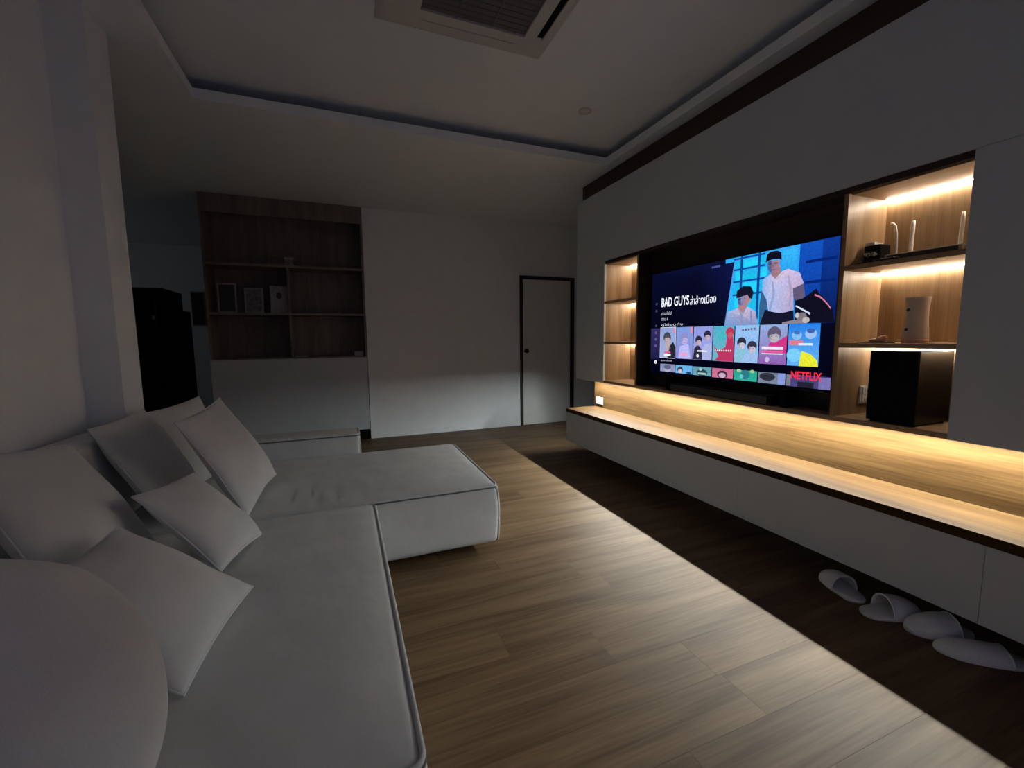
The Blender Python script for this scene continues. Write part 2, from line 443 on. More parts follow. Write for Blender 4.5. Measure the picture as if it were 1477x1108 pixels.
# ---- wall sockets
def socket(name, label, loc, face, w=.118, h=.074):
    """plate built facing -X at loc, or -Y"""
    t_ = thing(name, label, 'socket', loc)
    def put(n, mat, a0, a1, z0, z1, d0, d1, par):
        m_ = MB()
        if face == 'x': m_.box(-d1, -d0, a0, a1, z0, z1, b=.001)
        else: m_.box(a0, a1, -d1, -d0, z0, z1, b=.001)
        o = m_.build(n, mat, par, local=True); return o
    pl = put('plate', 'white_plastic', -w/2, w/2, -h/2, h/2, 0, .008, t_)
    for sgn in (-1, 1):
        fr = put('socket_face', 'white_plastic', sgn*w*.24-.022, sgn*w*.24+.022, -h*.36, h*.36, .008, .011, pl)
        for k in (-1, 1):
            put('slot', 'dark_plastic', sgn*w*.24+k*.008-.0018, sgn*w*.24+k*.008+.0018, -.010, .010, .0111, .0116, pl)
    return t_
socket('wall_socket', 'white double socket on the wooden panel at the far end of the bench', (2.507, 3.845, .560), 'x')
# the one in the niche is upright: two faces stacked
sk = thing('wall_socket', 'white socket on the niche side behind the black subwoofer', 'socket', (2.506, YN2, .918))
pl = MB().box(-.040, .040, -.009, 0, -.046, .046, b=.0015).build('plate', 'white_plastic', sk, local=True)
for k in (-1, 1):
    MB().box(-.026, .026, -.013, -.009, k*.022-.017, k*.022+.017, b=.001).build('socket_face', 'white_plastic', pl, local=True)
    for j in (-1, 1): MB().box(j*.01-.002, j*.01+.002, -.0136, -.0131, k*.022-.009, k*.022+.009).build('slot', 'dark_plastic', pl, local=True)

# ================================================================== TELEVISION
TY0, TY1, TZ1, TZ0, TX = 2.8675, 1.441, 1.724, .936, 2.355
tv = thing('television', 'large flat black television showing a blue film menu', 'television', (2.38, (TY0+TY1)/2, TZ0))
bz = .008
bx('television_body', 'black_gloss', tv, TX+.001, TX+.03, TY1-bz, TY0+bz, TZ0-.014, TZ1+bz, b=.002)
bx('television_rear', 'black_matte', tv, TX+.03, TX+.06, TY1+.15, TY0-.15, TZ0+.08, TZ1-.12, b=.004)
bx('stand_foot', 'black_matte', tv, TX-.05, TX+.045, 2.60, 2.63, ZC+.0245, TZ0-.013)
bx('stand_foot', 'black_matte', tv, TX-.05, TX+.045, 1.66, 1.69, ZC+.0245, TZ0-.013)

class Screen:
    def __init__(s): s.v = []; s.f = []; s.c = []
    def P(s, st, L): return (TX - .0002*L, TY0 + (TY1-TY0)*st[0], TZ1 + (TZ0-TZ1)*st[1])
    def poly(s, pts, col, L):
        n = len(s.v); s.v += [s.P(p, L) for p in pts]; s.f.append(tuple(range(n, n+len(pts))))
        s.c.append(col if isinstance(col[0], (tuple, list)) else [col]*len(pts))
    def rect(s, a, b, t, u, col, L, col2=None, horiz=False):
        c2 = col2 or col
        s.poly([(a,t),(b,t),(b,u),(a,u)], [col, c2, c2, col] if horiz else [col, col, c2, c2], L)
    def ell(s, cx, cy, rx, ry, col, L, n=18):
        s.poly([(cx+rx*math.cos(2*math.pi*i/n), cy+ry*math.sin(2*math.pi*i/n)) for i in range(n)], col, L)
    def text(s, body, a, b, t, u, col, L, bold=0.0, shear=0.0):
        cu = bpy.data.curves.new('txt', 'FONT'); cu.body = body; cu.size = 1; cu.offset = bold; cu.resolution_u = 3
        ob = bpy.data.objects.new('txt', cu); COL.objects.link(ob)
        dg = bpy.context.evaluated_depsgraph_get(); me = bpy.data.meshes.new_from_object(ob.evaluated_get(dg))
        xs = [v.co.x for v in me.vertices]; yy = [v.co.y for v in me.vertices]
        if xs:
            x0, x1, y0, y1 = min(xs), max(xs), min(yy), max(yy)
            n = len(s.v)
            s.v += [s.P((a+(v.co.x-x0)/(x1-x0)*(b-a), u-(v.co.y-y0)/(y1-y0)*(u-t)), L) for v in me.vertices]
            for p in me.polygons:
                s.f.append(tuple(i+n for i in p.vertices)); s.c.append([col]*len(p.vertices))
        bpy.data.objects.remove(ob); bpy.data.curves.remove(cu); bpy.data.meshes.remove(me)
    def build(s, name, parent):
        me = bpy.data.meshes.new(name); off = world_loc(parent)
        me.from_pydata([tuple(Vector(p)-off) for p in s.v], [], s.f)
        ca = me.color_attributes.new('Col', 'FLOAT_COLOR', 'CORNER'); k = 0
        for cs in s.c:
            for c_ in cs: ca.data[k].color = (*c_, 1); k += 1
        me.materials.append(M['screen_picture'])
        o = bpy.data.objects.new(name, me); COL.objects.link(o); o.parent = parent; return o

S = Screen()
NAVY = (.002, .0025, .016); DK = (.0012, .0015, .007)
# picture ground and film still
S.rect(0, 1, 0, 1, (.002, .003, .018), 1, (.0008, .001, .005))
S.rect(.50, .70, 0, .55, (.02, .34, .78), 2, (.01, .42, .80))
S.rect(.70, .845, 0, .55, (.03, .33, .80), 2, (.005, .16, .55))
S.rect(.845, .93, 0, .55, (.006, .07, .42), 2, (.003, .03, .26))
S.rect(.93, 1, 0, .55, (.004, .035, .26), 2, (.002, .008, .07))
for i, (a, b_) in enumerate(((.556, .582), (.596, .664), (.684, .71))):
    for j, (t0, t1) in enumerate(((.03, .09), (.115, .185), (.21, .29), (.31, .40))):
        g = .75 + .25*((i+j) % 2)
        S.rect(a, b_, t0, t1, (.02*g, .50*g, .92*g), 3, (.01*g, .58*g, .88*g))
S.rect(.775, .835, .02, .20, (.03, .40, .80), 3, (.02, .28, .70))
for a in (.586, .672): S.rect(a-.006, a+.006, 0, .50, (.004, .05, .22), 4)
for t0 in (.015, .10, .196, .30): S.rect(.545, .70, t0-.007, t0+.007, (.004, .06, .26), 4)
for t0, t1 in ((.12, .14), (.26, .28)): S.rect(.87, .985, t0, t1, (.002, .015, .14), 4)
# dark monitor edge on the left
S.poly([(.30, .035), (.548, .032), (.51, .548), (.30, .548)], [NAVY, (.004, .006, .05), (.002, .003, .014), DK], 5)
S.poly([(.0, .0), (.47, .0), (.47, .05), (.30, .10), (.30, .55), (.0, .55)], [(.002, .003, .020), (.003, .005, .032), (.003, .005, .030), NAVY, DK, DK], 5)
S.poly([(.545, .06), (.549, .06), (.514, .545), (.507, .545)], (.10, .25, .60), 6)
S.rect(.42, .47, .035, .05, (.05, .07, .22), 6)
# standing figure
S.poly([(.69, .28), (.73, .36), (.715, .44), (.70, .53), (.685, .545), (.683, .40)], (.03, .10, .22), 7)
S.poly([(.824, .28), (.866, .26), (.876, .36), (.85, .40), (.832, .38)], (.10, .08, .16), 7)
S.poly([(.711, .435), (.833, .455), (.838, .548), (.688, .548)], (.006, .007, .022), 8)
S.poly([(.728, .13), (.768, .13), (.775, .20), (.75, .225), (.725, .20)], (.30, .16, .19), 8)
S.poly([(.695, .205), (.726, .175), (.75, .215), (.778, .165), (.803, .157), (.85, .195), (.868, .273), (.826, .30), (.834, .45), (.80, .463), (.774, .465), (.726, .446), (.715, .36), (.692, .29)],
       [(.22, .38, .66), (.36, .42, .66), (.50, .44, .62), (.56, .44, .60), (.56, .44, .60), (.48, .38, .58), (.38, .32, .54), (.46, .36, .52), (.34, .28, .46), (.36, .34, .54), (.40, .42, .64), (.30, .40, .68), (.32, .42, .70), (.22, .36, .66)], 9)
S.poly([(.712, .075), (.764, .08), (.766, .13), (.752, .172), (.73, .168), (.714, .13)], [(.14, .16, .30), (.34, .18, .22), (.36, .19, .22), (.30, .16, .20), (.16, .14, .26), (.12, .14, .28)], 10)
S.poly([(.704, .085), (.706, .03), (.722, .010), (.752, .012), (.770, .03), (.773, .085), (.764, .075), (.735, .068), (.714, .075)], (.004, .004, .012), 11)
# shirt folds, face shadow and brow of the standing figure
S.poly([(.735, .23), (.742, .23), (.752, .33), (.738, .44), (.728, .44), (.74, .33)], (.26, .30, .52), 10)
S.poly([(.80, .20), (.806, .20), (.824, .30), (.822, .40), (.812, .44), (.814, .32)], (.34, .28, .44), 10)
S.poly([(.752, .215), (.782, .172), (.79, .175), (.757, .228)], (.44, .38, .54), 10)
S.poly([(.712, .08), (.728, .078), (.731, .165), (.722, .155), (.714, .13)], (.07, .10, .24), 11)
S.rect(.716, .731, .098, .104, (.04, .04, .08), 12); S.rect(.740, .758, .099, .105, (.07, .04, .06), 12)
S.poly([(.733, .104), (.738, .104), (.741, .130), (.731, .130)], (.20, .11, .15), 12); S.rect(.729, .747, .143, .149, (.16, .06, .09), 12)
# seated figure
S.poly([(.512, .545), (.523, .43), (.579, .405), (.605, .462), (.626, .40), (.668, .445), (.68, .545)],
       [(.16, .26, .52), (.28, .34, .56), (.44, .40, .54), (.44, .36, .48), (.50, .44, .56), (.34, .34, .54), (.20, .22, .42)], 8)
S.poly([(.577, .37), (.624, .36), (.622, .40), (.605, .455), (.580, .41)], (.36, .17, .20), 9)
S.poly([(.572, .325), (.62, .30), (.641, .35), (.62, .40), (.585, .385), (.574, .36)], [(.12, .20, .42), (.30, .20, .28), (.40, .20, .22), (.34, .17, .20), (.16, .16, .32), (.10, .18, .40)], 10)
S.poly([(.566, .325), (.568, .27), (.60, .236), (.638, .245), (.652, .29), (.647, .345), (.634, .335), (.622, .305), (.58, .325)], (.006, .007, .02), 11)
S.poly([(.574, .33), (.59, .325), (.592, .386), (.582, .382), (.575, .36)], (.06, .10, .28), 11)
S.rect(.576, .588, .338, .343, (.02, .03, .06), 12); S.rect(.596, .612, .334, .339, (.06, .04, .06), 12); S.rect(.588, .602, .374, .379, (.16, .06, .08), 12)
S.poly([(.579, .41), (.605, .465), (.600, .545), (.594, .545), (.592, .46)], (.22, .24, .42), 9)
S.poly([(.64, .43), (.648, .435), (.655, .545), (.645, .545)], (.20, .22, .42), 9)
# motorbike
S.poly([(.838, .385), (.87, .375), (.917, .317), (.928, .352), (.955, .40), (.978, .46), (.988, .545), (.842, .545)], (.004, .004, .012), 12)
S.poly([(.838, .425), (.845, .42), (.901, .478), (.899, .49)], (.55, .60, .75), 13)
S.ell(.868, .505, .020, .034, (.18, .15, .17), 13); S.ell(.885, .525, .014, .022, (.40, .36, .36), 14); S.ell(.85, .49, .008, .02, (.45, .42, .42), 14)
S.poly([(.79, .535), (.84, .52), (.90, .53), (.89, .548), (.79, .548)], (.22, .18, .22), 13)
pk = [(.912, .358), (.932, .375), (.95, .405), (.963, .433), (.973, .458)]
S.poly([(a, b_-.006) for a, b_ in pk] + [(a, b_+.006) for a, b_ in reversed(pk)], (.55, .16, .28), 14)
# title lines
WH = (.80, .84, .95)
S.text('BAD GUYS', .082, .284, .248, .338, WH, 15, bold=.02)
S.text('\u0e25\u0e48\u0e32\u0e25\u0e49\u0e32\u0e07\u0e40\u0e21\u0e37\u0e2d\u0e07', .291, .455, .262, .343, WH, 15, bold=.006)
S.text('\u0e15\u0e2d\u0e19\u0e15\u0e48\u0e2d\u0e44\u0e1b', .083, .160, .380, .416, (.55, .58, .70), 15, bold=.0)
S.text('\u0e15\u0e2d\u0e19 6', .084, .136, .440, .470, (.50, .53, .64), 15)
S.text('\u0e14\u0e39\u0e44\u0e14\u0e49\u0e08\u0e19\u0e16\u0e36\u0e07 17/1/2027'.replace('17/1/2027', ''), .085, .246, .499, .532, (.50, .53, .64), 15)
# side menu
S.rect(0, .074, .545, .86, (.028, .022, .10), 6, (.010, .010, .055))
for t0 in (.30, .37, .52): S.ell(.040, t0, .008, .013, (.04, .045, .10), 6)
for t0 in (.59, .655, .72): S.ell(.040, t0, .009, .015, (.09, .075, .22), 7)
S.ell(.043, .888, .011, .018, (.62, .62, .66), 6)
# first row of covers (plain stand-ins: a ground, a head or two, shoulders, a title bar)
xs = [.078, .199, .321, .444, .567, .691, .817, .944]
g1 = [((.34, .40, .60), (.46, .48, .62)), ((.26, .38, .66), (.34, .30, .60)), ((.34, .36, .66), (.46, .42, .76)),
      ((.10, .48, .54), (.20, .50, .50)), ((.38, .58, .78), (.32, .58, .78)), ((.36, .46, .66), (.34, .12, .38)), ((.02, .24, .72), (.16, .50, .82))]
def head(cx, cy, w, skin, hair, L):
    S.ell(cx, cy-.008, w*1.12, w*2.0, hair, L); S.ell(cx+.001, cy+.014, w*.84, w*1.62, skin, L+1)
    sh = tuple(c_*.72 for c_ in skin)
    S.poly([(cx-w*.80, cy+.010), (cx-w*.45, cy-.012), (cx-w*.40, cy+.045), (cx-w*.62, cy+.035)], sh, L+2)
    S.poly([(cx-w*.85, cy+.004), (cx-w*.5, cy-.030), (cx+w*.5, cy-.032), (cx+w*.85, cy+.002), (cx+w*.3, cy-.008), (cx-w*.2, cy-.004)], hair, L+2)
    for e_ in (-.36, .36): S.ell(cx+e_*w, cy+.010, w*.16, w*.13, tuple(c_*.35 for c_ in skin), L+3, 8)
    S.ell(cx, cy+.036, w*.26, w*.12, (skin[0]*.8, skin[1]*.5, skin[2]*.55), L+3, 8)
for i in range(7):
    a, b_ = xs[i]+.002, xs[i+1]-.003; w_ = b_-a; t0, t1 = .541+.0015*i, .838+.0012*i
    S.rect(a, b_, t0, t1, *[(lambda c_: (c_[0]*.66, c_[1]*.74, c_[2]*.92))(g1[i][0]), 7, (lambda c_: (c_[0]*.66, c_[1]*.74, c_[2]*.92))(g1[i][1])])
def cov(i, s): return xs[i]+.002 + s*(xs[i+1]-xs[i]-.005)
SK = (.42, .34, .42); HR = (.02, .02, .04); LS = (.34, .38, .64)
S.poly([(cov(0,.50), .80), (cov(0,.62), .72), (cov(0,.85), .68), (cov(0,1), .73), (cov(0,1), .838), (cov(0,.5), .838)], (.014, .016, .03), 8)
S.poly([(cov(0,.30), .70), (cov(0,.62), .66), (cov(0,.7), .74), (cov(0,.5), .80)], (.42, .34, .36), 8)
head(cov(0, .45), .645, .026, (.42, .33, .36), (.05, .055, .07), 9)
S.rect(cov(0,.30), cov(0,.70), .775, .793, (.62, .10, .22), 12); S.rect(cov(0,.28), cov(0,.72), .80, .82, (.75, .75, .80), 12); S.rect(cov(0,.84), cov(0,.99), .55, .59, (.60, .20, .30), 12)
S.poly([(cov(1,.15), .838), (cov(1,.25), .72), (cov(1,.75), .70), (cov(1,.9), .838)], (.40, .40, .74), 8)
head(cov(1, .50), .650, .027, (.40, .36, .62), (.22, .22, .50), 9)
S.rect(cov(1,.30), cov(1,.70), .780, .81, (.70, .30, .48), 12); S.rect(cov(1,.84), cov(1,.99), .545, .60, (.60, .22, .34), 12)
S.poly([(cov(2,0), .839), (cov(2,.05), .74), (cov(2,.25), .70), (cov(2,.5), .76), (cov(2,.5), .839)], (.020, .022, .05), 8)
head(cov(2, .28), .670, .019, SK, HR, 9); S.poly([(cov(2,.48), .76), (cov(2,.6), .70), (cov(2,.95), .69), (cov(2,1), .74), (cov(2,1), .839), (cov(2,.5), .839)], LS, 8)
head(cov(2, .74), .625, .019, SK, HR, 9); S.rect(cov(2,.22), cov(2,.75), .755, .768, (.7, .7, .82), 12); S.ell(cov(2,.26), .805, .008, .014, (.7, .7, .8), 12)
S.poly([(cov(3,0), .70), (cov(3,.3), .76), (cov(3,.62), .72), (cov(3,.7), .60), (cov(3,.92), .60), (cov(3,1), .70), (cov(3,1), .84), (cov(3,.1), .84), (cov(3,.3), .80)], (.42, .03, .10), 8)
head(cov(3, .80), .605, .020, (.50, .08, .12), (.42, .03, .08), 9); S.ell(cov(3,.42), .63, .022, .045, (.05, .40, .44), 8)
for k in range(8): S.ell(cov(3, .14+.105*k), .752, .0042, .008, (.7, .55, .62), 12)
S.poly([(cov(4,.03), .84), (cov(4,.08), .74), (cov(4,.5), .74), (cov(4,.55), .84)], (.20, .44, .54), 8); head(cov(4, .30), .690, .021, (.46, .44, .56), HR, 9)
S.poly([(cov(4,.30), .84), (cov(4,.5), .77), (cov(4,.95), .77), (cov(4,1), .84)], (.28, .42, .68), 9); head(cov(4, .75), .720, .021, (.46, .42, .54), (.03, .03, .05), 10)
for k in range(5): S.rect(cov(4, .30+.12*k), cov(4, .38+.12*k), .575-.002*k, .592-.002*k, (.10, .12, .20), 12)
S.poly([(cov(5,.25), .76), (cov(5,.4), .68), (cov(5,.7), .67), (cov(5,1), .63), (cov(5,1), .76)], (.52, .03, .20), 8); head(cov(5, .54), .625, .027, (.40, .38, .42), (.10, .08, .14), 9)
S.rect(cov(5,.10), cov(5,.88), .712, .735, (.70, .62, .76), 12); S.rect(cov(5,.10), cov(5,.88), .742, .756, (.62, .10, .30), 12); S.rect(cov(5,.10), cov(5,.88), .762, .770, (.70, .62, .76), 12)
S.ell(cov(5,.33), .81, .010, .02, (.5, .42, .66), 12)
# last cover: plain coloured shapes only
S.ell(cov(6,.28), .63, .020, .034, (.20, .42, .74), 8); S.ell(cov(6,.72), .62, .022, .036, (.26, .42, .72), 8); S.ell(cov(6,.72), .60, .016, .016, (.04, .10, .36), 9); S.ell(cov(6,.28), .61, .014, .014, (.05, .14, .42), 9)
S.rect(cov(6,.04), cov(6,.50), .665, .70, (.62, .16, .22), 9); S.ell(cov(6,.22), .77, .030, .048, (.16, .50, .80), 8)
S.poly([(cov(6,.40), .846), (cov(6,.46), .74), (cov(6,.75), .76), (cov(6,.95), .80), (cov(6,1), .846)], (.66, .66, .03), 9)
S.rect(cov(6,.35), cov(6,.8), .685, .70, (.62, .68, .80), 10)
# white frame around the chosen cover
a, b_ = xs[0], xs[1]-.001
for q in ((a, b_, .538, .5415), (a, b_, .838, .842), (a, a+.002, .538, .842), (b_-.002, b_, .538, .842)): S.rect(*q, (.75, .78, .9), 13)
S.text('\u0e0a\u0e38\u0e14\u0e2b\u0e19\u0e31\u0e07\u0e22\u0e2d\u0e14\u0e2e\u0e34\u0e15'[:8], .086, .174, .857, .878, (.40, .42, .56), 15, bold=.01)
# second row, cut by the lower edge
x2 = [.082, .201, .324, .446, .570, .692, .819, .999]
g2 = [(.20, .22, .36), (.10, .34, .62), (.10, .26, .32), (.46, .12, .22), (.02, .30, .22), (.14, .17, .24), (.05, .04, .15)]
for i in range(7):
    a, b_ = x2[i]+.002, x2[i+1]-.003; t0 = .900+.0015*i
    S.rect(a, b_, t0, .975+.0032*i, g2[i], 7, tuple(c_*1.2 for c_ in g2[i]))
def c2(i, s): return x2[i]+.002 + s*(x2[i+1]-x2[i]-.005)
S.ell(c2(0,.5), .945, .026, .035, (.34, .34, .50), 8); S.ell(c2(0,.5), .93, .028, .024, (.10, .11, .20), 9)
S.ell(c2(1,.28), .945, .02, .03, (.04, .045, .08), 8); S.ell(c2(1,.28), .958, .014, .018, (.5, .45, .5), 9); S.ell(c2(1,.8), .968, .02, .008, (.03, .03, .06), 8)
S.ell(c2(2,.5), .955, .035, .030, (.02, .05, .06), 8); S.rect(c2(2,.28), c2(2,.72), .955, .972, (.34, .46, .50), 9); S.ell(c2(2,.42), .925, .01, .014, (.3, .46, .48), 9)
S.ell(c2(3,.5), .955, .030, .034, (.05, .02, .05), 8); S.ell(c2(3,.5), .962, .020, .022, (.48, .34, .44), 9)
S.ell(c2(4,.5), .94, .022, .038, (.02, .16, .20), 8); S.ell(c2(4,.22), .91, .012, .012, (.3, .5, .25), 9); S.ell(c2(4,.8), .91, .012, .012, (.3, .5, .25), 9); S.ell(c2(4,.35), .955, .010, .016, (.12, .46, .46), 9)
S.ell(c2(5,.35), .94, .036, .030, (.025, .025, .04), 8); S.rect(c2(5,.74), c2(5,1), .907, .99, (.20, .26, .58), 8)
S.rect(c2(6,0), c2(6,.10), .912, .99, (.16, .17, .20), 8); S.rect(c2(6,.72), c2(6,1), .915, .994, (.16, .14, .36), 8); S.rect(c2(6,.26), c2(6,.62), .955, .994, (.015, .014, .03), 9)
S.text('NETFLIX', .840, .958, .884, .941, (.85, .02, .05), 16, bold=.022)
S.build('screen', tv)

# ---- sound bar and subwoofer
sb = thing('sound_bar', 'low black sound bar lying below the television', 'sound bar', (2.318, 2.16, ZC+.024))
bx('sound_bar_body', 'black_matte', sb, 2.286, 2.350, 1.73, 2.58, ZC+.0245, .880, b=.006)
bx('grille', 'dark_plastic', sb, 2.2835, 2.2865, 1.76, 2.55, ZC+.031, .872)
sw = thing('subwoofer', 'tall black box subwoofer in the lowest lit niche', 'subwoofer', (2.43, 1.165, ZC+.024))
bx('subwoofer_body', 'black_gloss', sw, 2.306, 2.572, 1.071, 1.258, .829, 1.153, b=.004)
bx('front_grille', 'black_matte', sw, 2.299, 2.3062, 1.074, 1.255, .832, 1.150, b=.002)
for yy in (1.09, 1.24):
    for xx in (2.33, 2.55): MB().lathe([(.011, 0), (.012, .008)], (xx, yy, ZC+.0215), 12).build('foot', 'dark_plastic', sw)

# ---- router with three antennas, charger, adapter, remote
zt = SH[0]
ro = thing('wireless_router', 'flat grey router with three upright white antennas on the top shelf', 'router', (2.48, 1.16, zt))
m_ = MB().box(2.395, 2.545, 1.005, 1.285, zt+.006, zt+.040, b=.006); m_.build('router_body', 'grey_plastic', ro)
bx('front_strip', 'dark_plastic', ro, 2.3925, 2.3955, 1.02, 1.27, zt+.010, zt+.034)
def antenna(pts, r): MB().tube(pts, r, 8).build('antenna', 'white_plastic', ro)
antenna([(2.50, 1.292, zt+.03), (2.50, 1.293, zt+.09), (2.50, 1.296, zt+.15), (2.50, 1.303, zt+.188), (2.50, 1.312, zt+.20), (2.50, 1.322, zt+.203)], [.0062, .006, .0056, .0052, .005, .0045])
antenna([(2.52, 1.244, zt+.03), (2.52, 1.244, zt+.10), (2.52, 1.242, zt+.17), (2.52, 1.2415, zt+.198)], [.0085, .0082, .008, .0065])
antenna([(2.53, 1.072, zt+.02), (2.53, 1.072, zt+.09), (2.53, 1.070, zt+.165), (2.53, 1.0695, zt+.195)], [.0075, .0075, .0075, .006])
MB().lathe([(.012, 0), (.013, .012), (.010, .03)], (2.50, 1.292, zt+.0005), 12).build('antenna_base', 'white_plastic', ro)
MB().lathe([(.012, 0), (.013, .012), (.010, .03)], (2.53, 1.072, zt+.0005), 12).build('antenna_base', 'white_plastic', ro)
ad = thing('power_adapter', 'black and white power adapter with silver plugs beside the router', 'adapter', (2.43, 1.325, zt))
bx('adapter_body', 'black_gloss', ad, 2.395, 2.475, 1.300, 1.372, zt+.032, zt+.098, b=.008)
bx('adapter_top', 'white_plastic', ad, 2.400, 2.470, 1.330, 1.370, zt+.098, zt+.112, b=.004)
bx('adapter_base', 'dark_plastic', ad, 2.390, 2.480, 1.296, 1.372, zt, zt+.032, b=.004)
for yy in (1.318, 1.342):
    p_ = MB().lathe([(.011, 0), (.011, .02), (.008, .022), (.008, .034)], (0, 0, 0), 14)
    p_.v = [(2.395 - z, yy + x, zt+.050 + y_) for x, y_, z in p_.v]; p_.build('plug', 'chrome', ad, auto=40)
rm = thing('remote_control', 'thin black remote with a white tip lying before the router', 'remote', (2.34, 1.28, zt))
m_ = MB().box(-.016, .016, -.085, .085, 0, .014, b=.004); o = m_.build('remote_body', 'black_gloss', rm, local=True)
m2 = MB().box(-.010, .010, .070, .083, .0141, .0165, b=.001).build('button', 'white_plastic', rm, local=True)
for k in range(4): MB().box(-.009, .009, -.06+.03*k, -.046+.03*k, .0141, .0156).build('button', 'grey_plastic', rm, local=True)
rm.rotation_euler = (0, 0, math.radians(-10))

# ---- pale waisted speaker, pink item and cable on the middle shelf
zs = SH[1]
sp = thing('wireless_speaker', 'pale waisted oval speaker with two dark dots on the middle shelf', 'speaker', (2.43, 1.155, zs))
prof = [(.030, 0), (.050, .001), (.053, .006), (.0532, .030), (.0505, .060), (.0465, .10), (.0450, .135), (.0462, .165), (.0492, .195), (.0500, .203), (.0480, .206), (.040, .2065)]
b0 = MB().lathe(prof, (2.43, 1.155, zs), 36, sx=.78, sy=.90); b0.smooth = True; spb = b0.build('speaker_body', 'speaker_cloth', sp, auto=50)
MB().lathe([(.0505, 0), (.0535, .002), (.0537, .018), (.0532, .0182)], (2.43, 1.155, zs), 36, sx=.785, sy=.905).build('base_ring', 'pink_cloth', sp, smooth=True)
for zz, xr in ((.150, .0355), (.062, .0395)):
    q = MB().lathe([(.0075, 0), (.007, .0015), (.003, .002)], (0, 0, 0), 14)
    q.v = [(2.43 - xr + .0025 - z, 1.172 + x, zs+zz + y_) for x, y_, z in q.v]; q.build('button', 'dark_plastic', sp)
pk_ = MB()
for (x, y, z, a_, b_, c_) in ((2.39, 1.262, .018, .024, .022, .018), (2.395, 1.292, .012, .022, .026, .012), (2.38, 1.248, .024, .016, .013, .014)):
    n = len(pk_.v); bm = bmesh.new(); bmesh.ops.create_icosphere(bm, subdivisions=2, radius=1); bm.verts.index_update()
    pk_.add([(x+v.co.x*a_, y+v.co.y*b_, zs+z+v.co.z*c_*(1+.25*noise.noise(v.co*2))) for v in bm.verts], [[v.index for v in f.verts] for f in bm.faces]); bm.free()
tag(pk_.build('cloth_pouch', 'pink_cloth', None, smooth=True), 'small crumpled pinkish pouch lying beside the pale speaker', 'pouch')
cb = MB().tube([(2.385, 1.365, zs+.003), (2.378, 1.335, zs+.003), (2.372, 1.31, zs+.003), (2.368, 1.28, zs+.003), (2.372, 1.25, zs+.003), (2.385, 1.225, zs+.003), (2.395, 1.212, zs+.003)], .003, 6)
tag(cb.build('charging_cable', 'dark_plastic'), 'thin dark cable lying along the middle shelf to the speaker', 'cable')
# dark lead from the niche socket down behind the subwoofer
cb = MB().tube([(2.50, 1.360, .905), (2.49, 1.335, .885), (2.485, 1.33, .855), (2.50, 1.335, .828), (2.52, 1.31, .826), (2.545, 1.285, .826)], .004, 6)
tag(cb.build('power_lead', 'black_matte'), 'black power lead hanging from the socket behind the subwoofer', 'cable')

# ================================================================== CEILING FITTINGS
ac = thing('ceiling_air_conditioner', 'square white ceiling cassette air conditioner with dark grille', 'air conditioner', (.71, 2.055, Z_R))
ax0, ax1, ay0, ay1, az = .235, 1.185, 1.58, 2.53, Z_R-.028
fr = MB()
g0, g1_, h0, h1 = .445, 1.02, 1.78, 2.365
def ring(m, X0, X1, Y0, Y1, x0, x1, y0, y1, z0, z1, zi):
    """sloped square ring: outer edge at z0 (top), raised face z1, inner opening"""
    o_ = [(X0,Y0),(X1,Y0),(X1,Y1),(X0,Y1)]; e_ = [(X0+.03,Y0+.03),(X1-.03,Y0+.03),(X1-.03,Y1-.03),(X0+.03,Y1-.03)]; i_ = [(x0,y0),(x1,y0),(x1,y1),(x0,y1)]
    vs = [(*p, Z_R) for p in o_] + [(*p, z0) for p in o_] + [(*p, z1) for p in e_] + [(*p, z1) for p in i_] + [(*p, zi) for p in i_] + [(*p, Z_R) for p in i_]
    fs = []
    for k in range(5):
        for j in range(4): fs.append((k*4+j, k*4+(j+1) % 4, (k+1)*4+(j+1) % 4, (k+1)*4+j))
    m.add(vs, fs)
ring(fr, ax0, ax1, ay0, ay1, g0, g1_, h0, h1, Z_R-.012, az, Z_R-.006)
fr.build('front_panel', 'ac_plastic', ac)
gr = bx('intake_grille', 'ac_grille', ac, g0+.002, g1_-.002, h0+.002, h1-.002, Z_R-.016, Z_R-.002)
for k in range(15):
    yy = h0+.03 + k*.0375; bx('grille_slat', 'ac_grille', gr, g0+.006, g1_-.006, yy, yy+.012, Z_R-.0185, Z_R-.016)
for xx in (.635, .83): bx('grille_rib', 'ac_grille', gr, xx-.004, xx+.004, h0+.004, h1-.004, Z_R-.021, Z_R-.0185)
def vent(x0, x1, y0, y1):
    s_ = bx('air_slot', 'black_matte', ac, x0, x1, y0, y1, az-.0015, az)
    return s_
vent(1.085, 1.118, 1.80, 2.335); vent(.315, .348, 1.80, 2.335); vent(.47, .99, 1.66, 1.69)
bx('flap', 'ac_plastic', ac, 1.118, 1.15, 1.79, 2.345, az-.010, az-.0005); bx('flap', 'ac_plastic', ac, .283, .315, 1.79, 2.345, az-.010, az-.0005)
bx('flap', 'ac_plastic', ac, .46, 1.00, 1.628, 1.66, az-.010, az-.0005); bx('flap', 'ac_plastic', ac, .46, 1.00, 2.43, 2.465, az-.004, az-.0005)
dl = thing('ceiling_downlight', 'small round unlit downlight in the raised ceiling panel', 'downlight', (1.774, 2.969, Z_R))
MB().lathe([(.034, -.001), (.036, -.004), (.048, -.006), (.050, -.002), (.050, 0)], (1.774, 2.969, Z_R), 28).build('trim_ring', 'ac_plastic', dl)
MB().lathe([(.034, -.003), (.034, -.001)], (1.774, 2.969, Z_R-.0008), 24).build('lens', 'white_plastic', dl)

